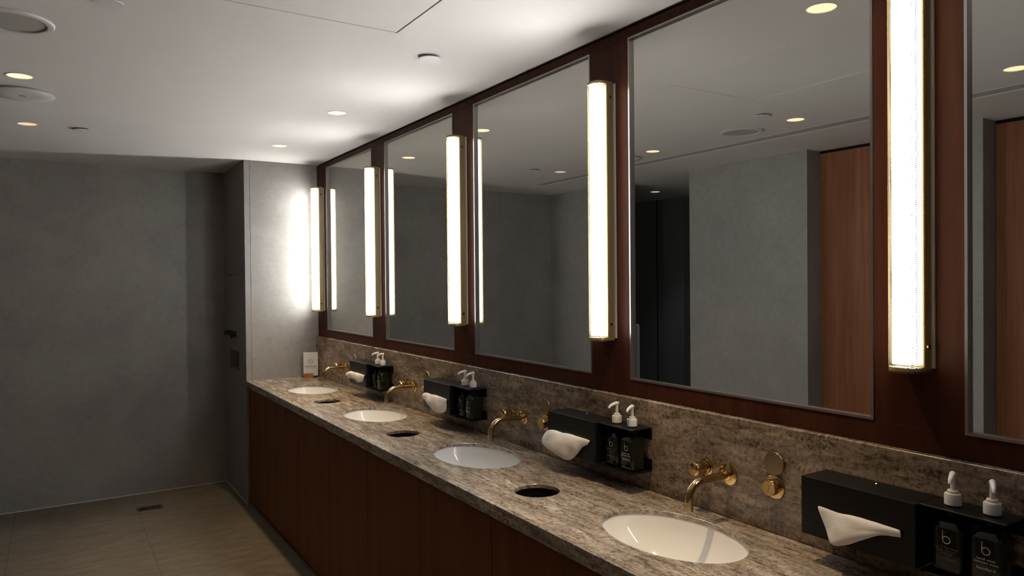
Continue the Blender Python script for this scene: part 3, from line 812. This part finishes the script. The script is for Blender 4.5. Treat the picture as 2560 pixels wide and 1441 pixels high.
lb = ['warm round downlight over the walkway, seen only in the nearest mirror', 'warm round downlight seen in the large mirror beside the ceiling slot', 'bright warm round downlight at the upper left, between the two large ceiling discs',
      'dim pinkish round downlight at the left, below the second large ceiling disc']
for k, ((x, y), l) in enumerate(zip(DL_B, lb)): downlight(x, y, 'downlight_dim' if k == 3 else 'downlight_warm', l, DL_WATT_B * (0.35 if k == 3 else 1), WARM, 1.5)
downlight(*DL_C[0], 'downlight_cool', 'cool white round downlight in the dark lobby, seen in the large mirror', 9.0, (0.85, 0.92, 1.0), 1.3)

# sprinkler cover discs
dlab = ['small white round cover on the ceiling nearest the wood panelling', 'small white round cover at the top left edge of the photo', 'small white round cover at the left, beside the dim pinkish downlight']
for (x, y), l in zip([(-0.415, 2.483), (-1.480, 2.482), (-1.487, 4.600)], dlab):
    t = thing('sprinkler_cover', (x, y, ZC), l, 'sprinkler cover', 'small round sprinkler covers')
    link('neck', lathe(bmesh.new(), [(0.030, -0.006), (0.030, -0.0002)], 'Z', (0, 0, 0), 32), 'dark_gap', t, True)
    link('disc', lathe(bmesh.new(), [(0.030, -0.0105), (0.0415, -0.0102), (0.0425, -0.0085), (0.0415, -0.0065), (0.030, -0.0062)], 'Z', (0, 0, 0), 40), 'white_paint', t, True)
# large discs
t = thing('ceiling_speaker', (-1.735, 2.828, ZC), 'large round ceiling speaker with a recessed grey face at the upper left', 'speaker')
link('rim', lathe(bmesh.new(), [(0.100, -0.0004), (0.100, -0.0075), (0.104, -0.0085), (0.118, -0.0070), (0.1215, -0.0030), (0.1215, -0.0004), (0.100, -0.0004)], 'Z', (0, 0, 0), 64, cap=False), 'white_paint', t, True)
link('grille', lathe(bmesh.new(), [(0.0985, -0.0004), (0.0985, -0.0030), (0.004, -0.0034)], 'Z', (0, 0, 0), 64), 'speaker_grille', t, True)
t = thing('ceiling_cover', (-1.735, 3.862, ZC), 'large flat white round ceiling cover with a small dark slit, between two downlights', 'ceiling cover')
link('disc', lathe(bmesh.new(), [(0.100, -0.0004), (0.110, -0.0004), (0.122, -0.0060), (0.1245, -0.0100), (0.1215, -0.0125), (0.060, -0.0140), (0.004, -0.0142)], 'Z', (0, 0, 0), 64), 'white_paint', t, True)
link('slit', box(-0.012, 0.012, -0.004, 0.004, -0.0149, -0.0143), 'dark_plastic', t)
# access panel
ap = link('access_panel', box(-1.1952, -0.6288, 1.6958, 2.3002, ZC + 0.0012, ZC + 0.018, 0.001, 1), 'ceiling_paint')
ap['label'] = 'flush square access panel in the ceiling, outlined by a fine dark gap'; ap['category'] = 'access panel'
# slot diffuser
t = thing('slot_diffuser', (-2.04, 2.0, ZC), 'long narrow linear air slot in the ceiling along the walkway, seen in the mirrors', 'air diffuser')
y0, y1 = YN + 0.302 - 2.0, 5.333 - 2.0
f = bmesh.new()
bx(f, -0.0640, -0.056, y0, y1, -0.0015, 0.020); bx(f, 0.056, 0.0640, y0, y1, -0.0025, 0.020); bx(f, -0.056, 0.056, y1 - 0.008, y1, -0.0015, 0.020); bx(f, -0.056, 0.056, y0, y0 + 0.008, -0.0015, 0.020)
link('frame', f, 'white_paint', t)
for x in (-0.030, 0.000, 0.030):
    link('blade', box(x - 0.011, x + 0.011, y0 + 0.009, y1 - 0.009, 0.002, 0.014), 'slot_metal', t)
link('plenum', box(-0.0640, 0.0640, y0, y1, 0.0205, 0.0225), 'dark_gap', t)

# ---------------------------------------------------------------- things on the stub wall side and the floor
t = thing('shower_valve', (XD, 5.64, 1.165), 'small black valve fitting on the dark side of the stub wall above a niche', 'valve')
link('back_plate', box(-0.006, -0.0002, -0.125, 0.125, -0.022, 0.022, 0.002), 'dark_plastic', t)
link('knob', lathe(bmesh.new(), [(0.018, -0.006), (0.018, -0.040), (0.015, -0.042)], 'X', (0, 0.085, 0.004), 24), 'dark_plastic', t, True)
link('lever', tube(bmesh.new(), [(-0.006, -0.05, 0), (-0.03, -0.05, 0), (-0.034, -0.09, -0.004), (-0.034, -0.13, -0.020)], 0.008, 12), 'dark_plastic', t, True)
t = thing('floor_drain', (-1.092, 5.51, 0), 'small rectangular dark metal drain grate in the stone floor', 'drain')
link('frame', box(-0.078, 0.078, -0.052, 0.052, 0.0002, 0.0016, 0.0004, 1), 'drain_steel', t)
g = bmesh.new()
for i in range(7):
    for j in range(4):
        lathe(g, [(0.0055, 0.0017), (0.0055, 0.0021)], 'Z', (-0.054 + i * 0.018, -0.028 + j * 0.0187, 0), 10)
link('grate_holes', g, 'dark_gap', t)
# white screen panel in the lobby
ps = thing('screen_panel', (-3.70, 5.93, 0), 'white rounded screen panel in the dark lobby, at the left edge of the large mirror', 'screen')
out = []
for k in range(9):
    a = math.pi / 2 * k / 8; out.append((-0.06 - 0.03 * (1 - math.sin(a)) + 0.0 - 0.0, 0))
bm = bmesh.new()
pf = [(0.30, 0.0), (0.30, 1.055)] + [(-0.03 - 0.03 * math.sin(math.pi / 2 * k / 6) + 0.0, 1.055 - 0.03 * (1 - math.cos(math.pi / 2 * k / 6))) for k in range(7)] + [(-0.06, 0.0)]
prism(bm, pf, -0.015, 0.015, 'X')
link('panel', bm, 'white_plastic', ps)
link('foot', box(-0.04, 0.04, -0.055, 0.29, 0.0, 0.012), 'chrome', ps)
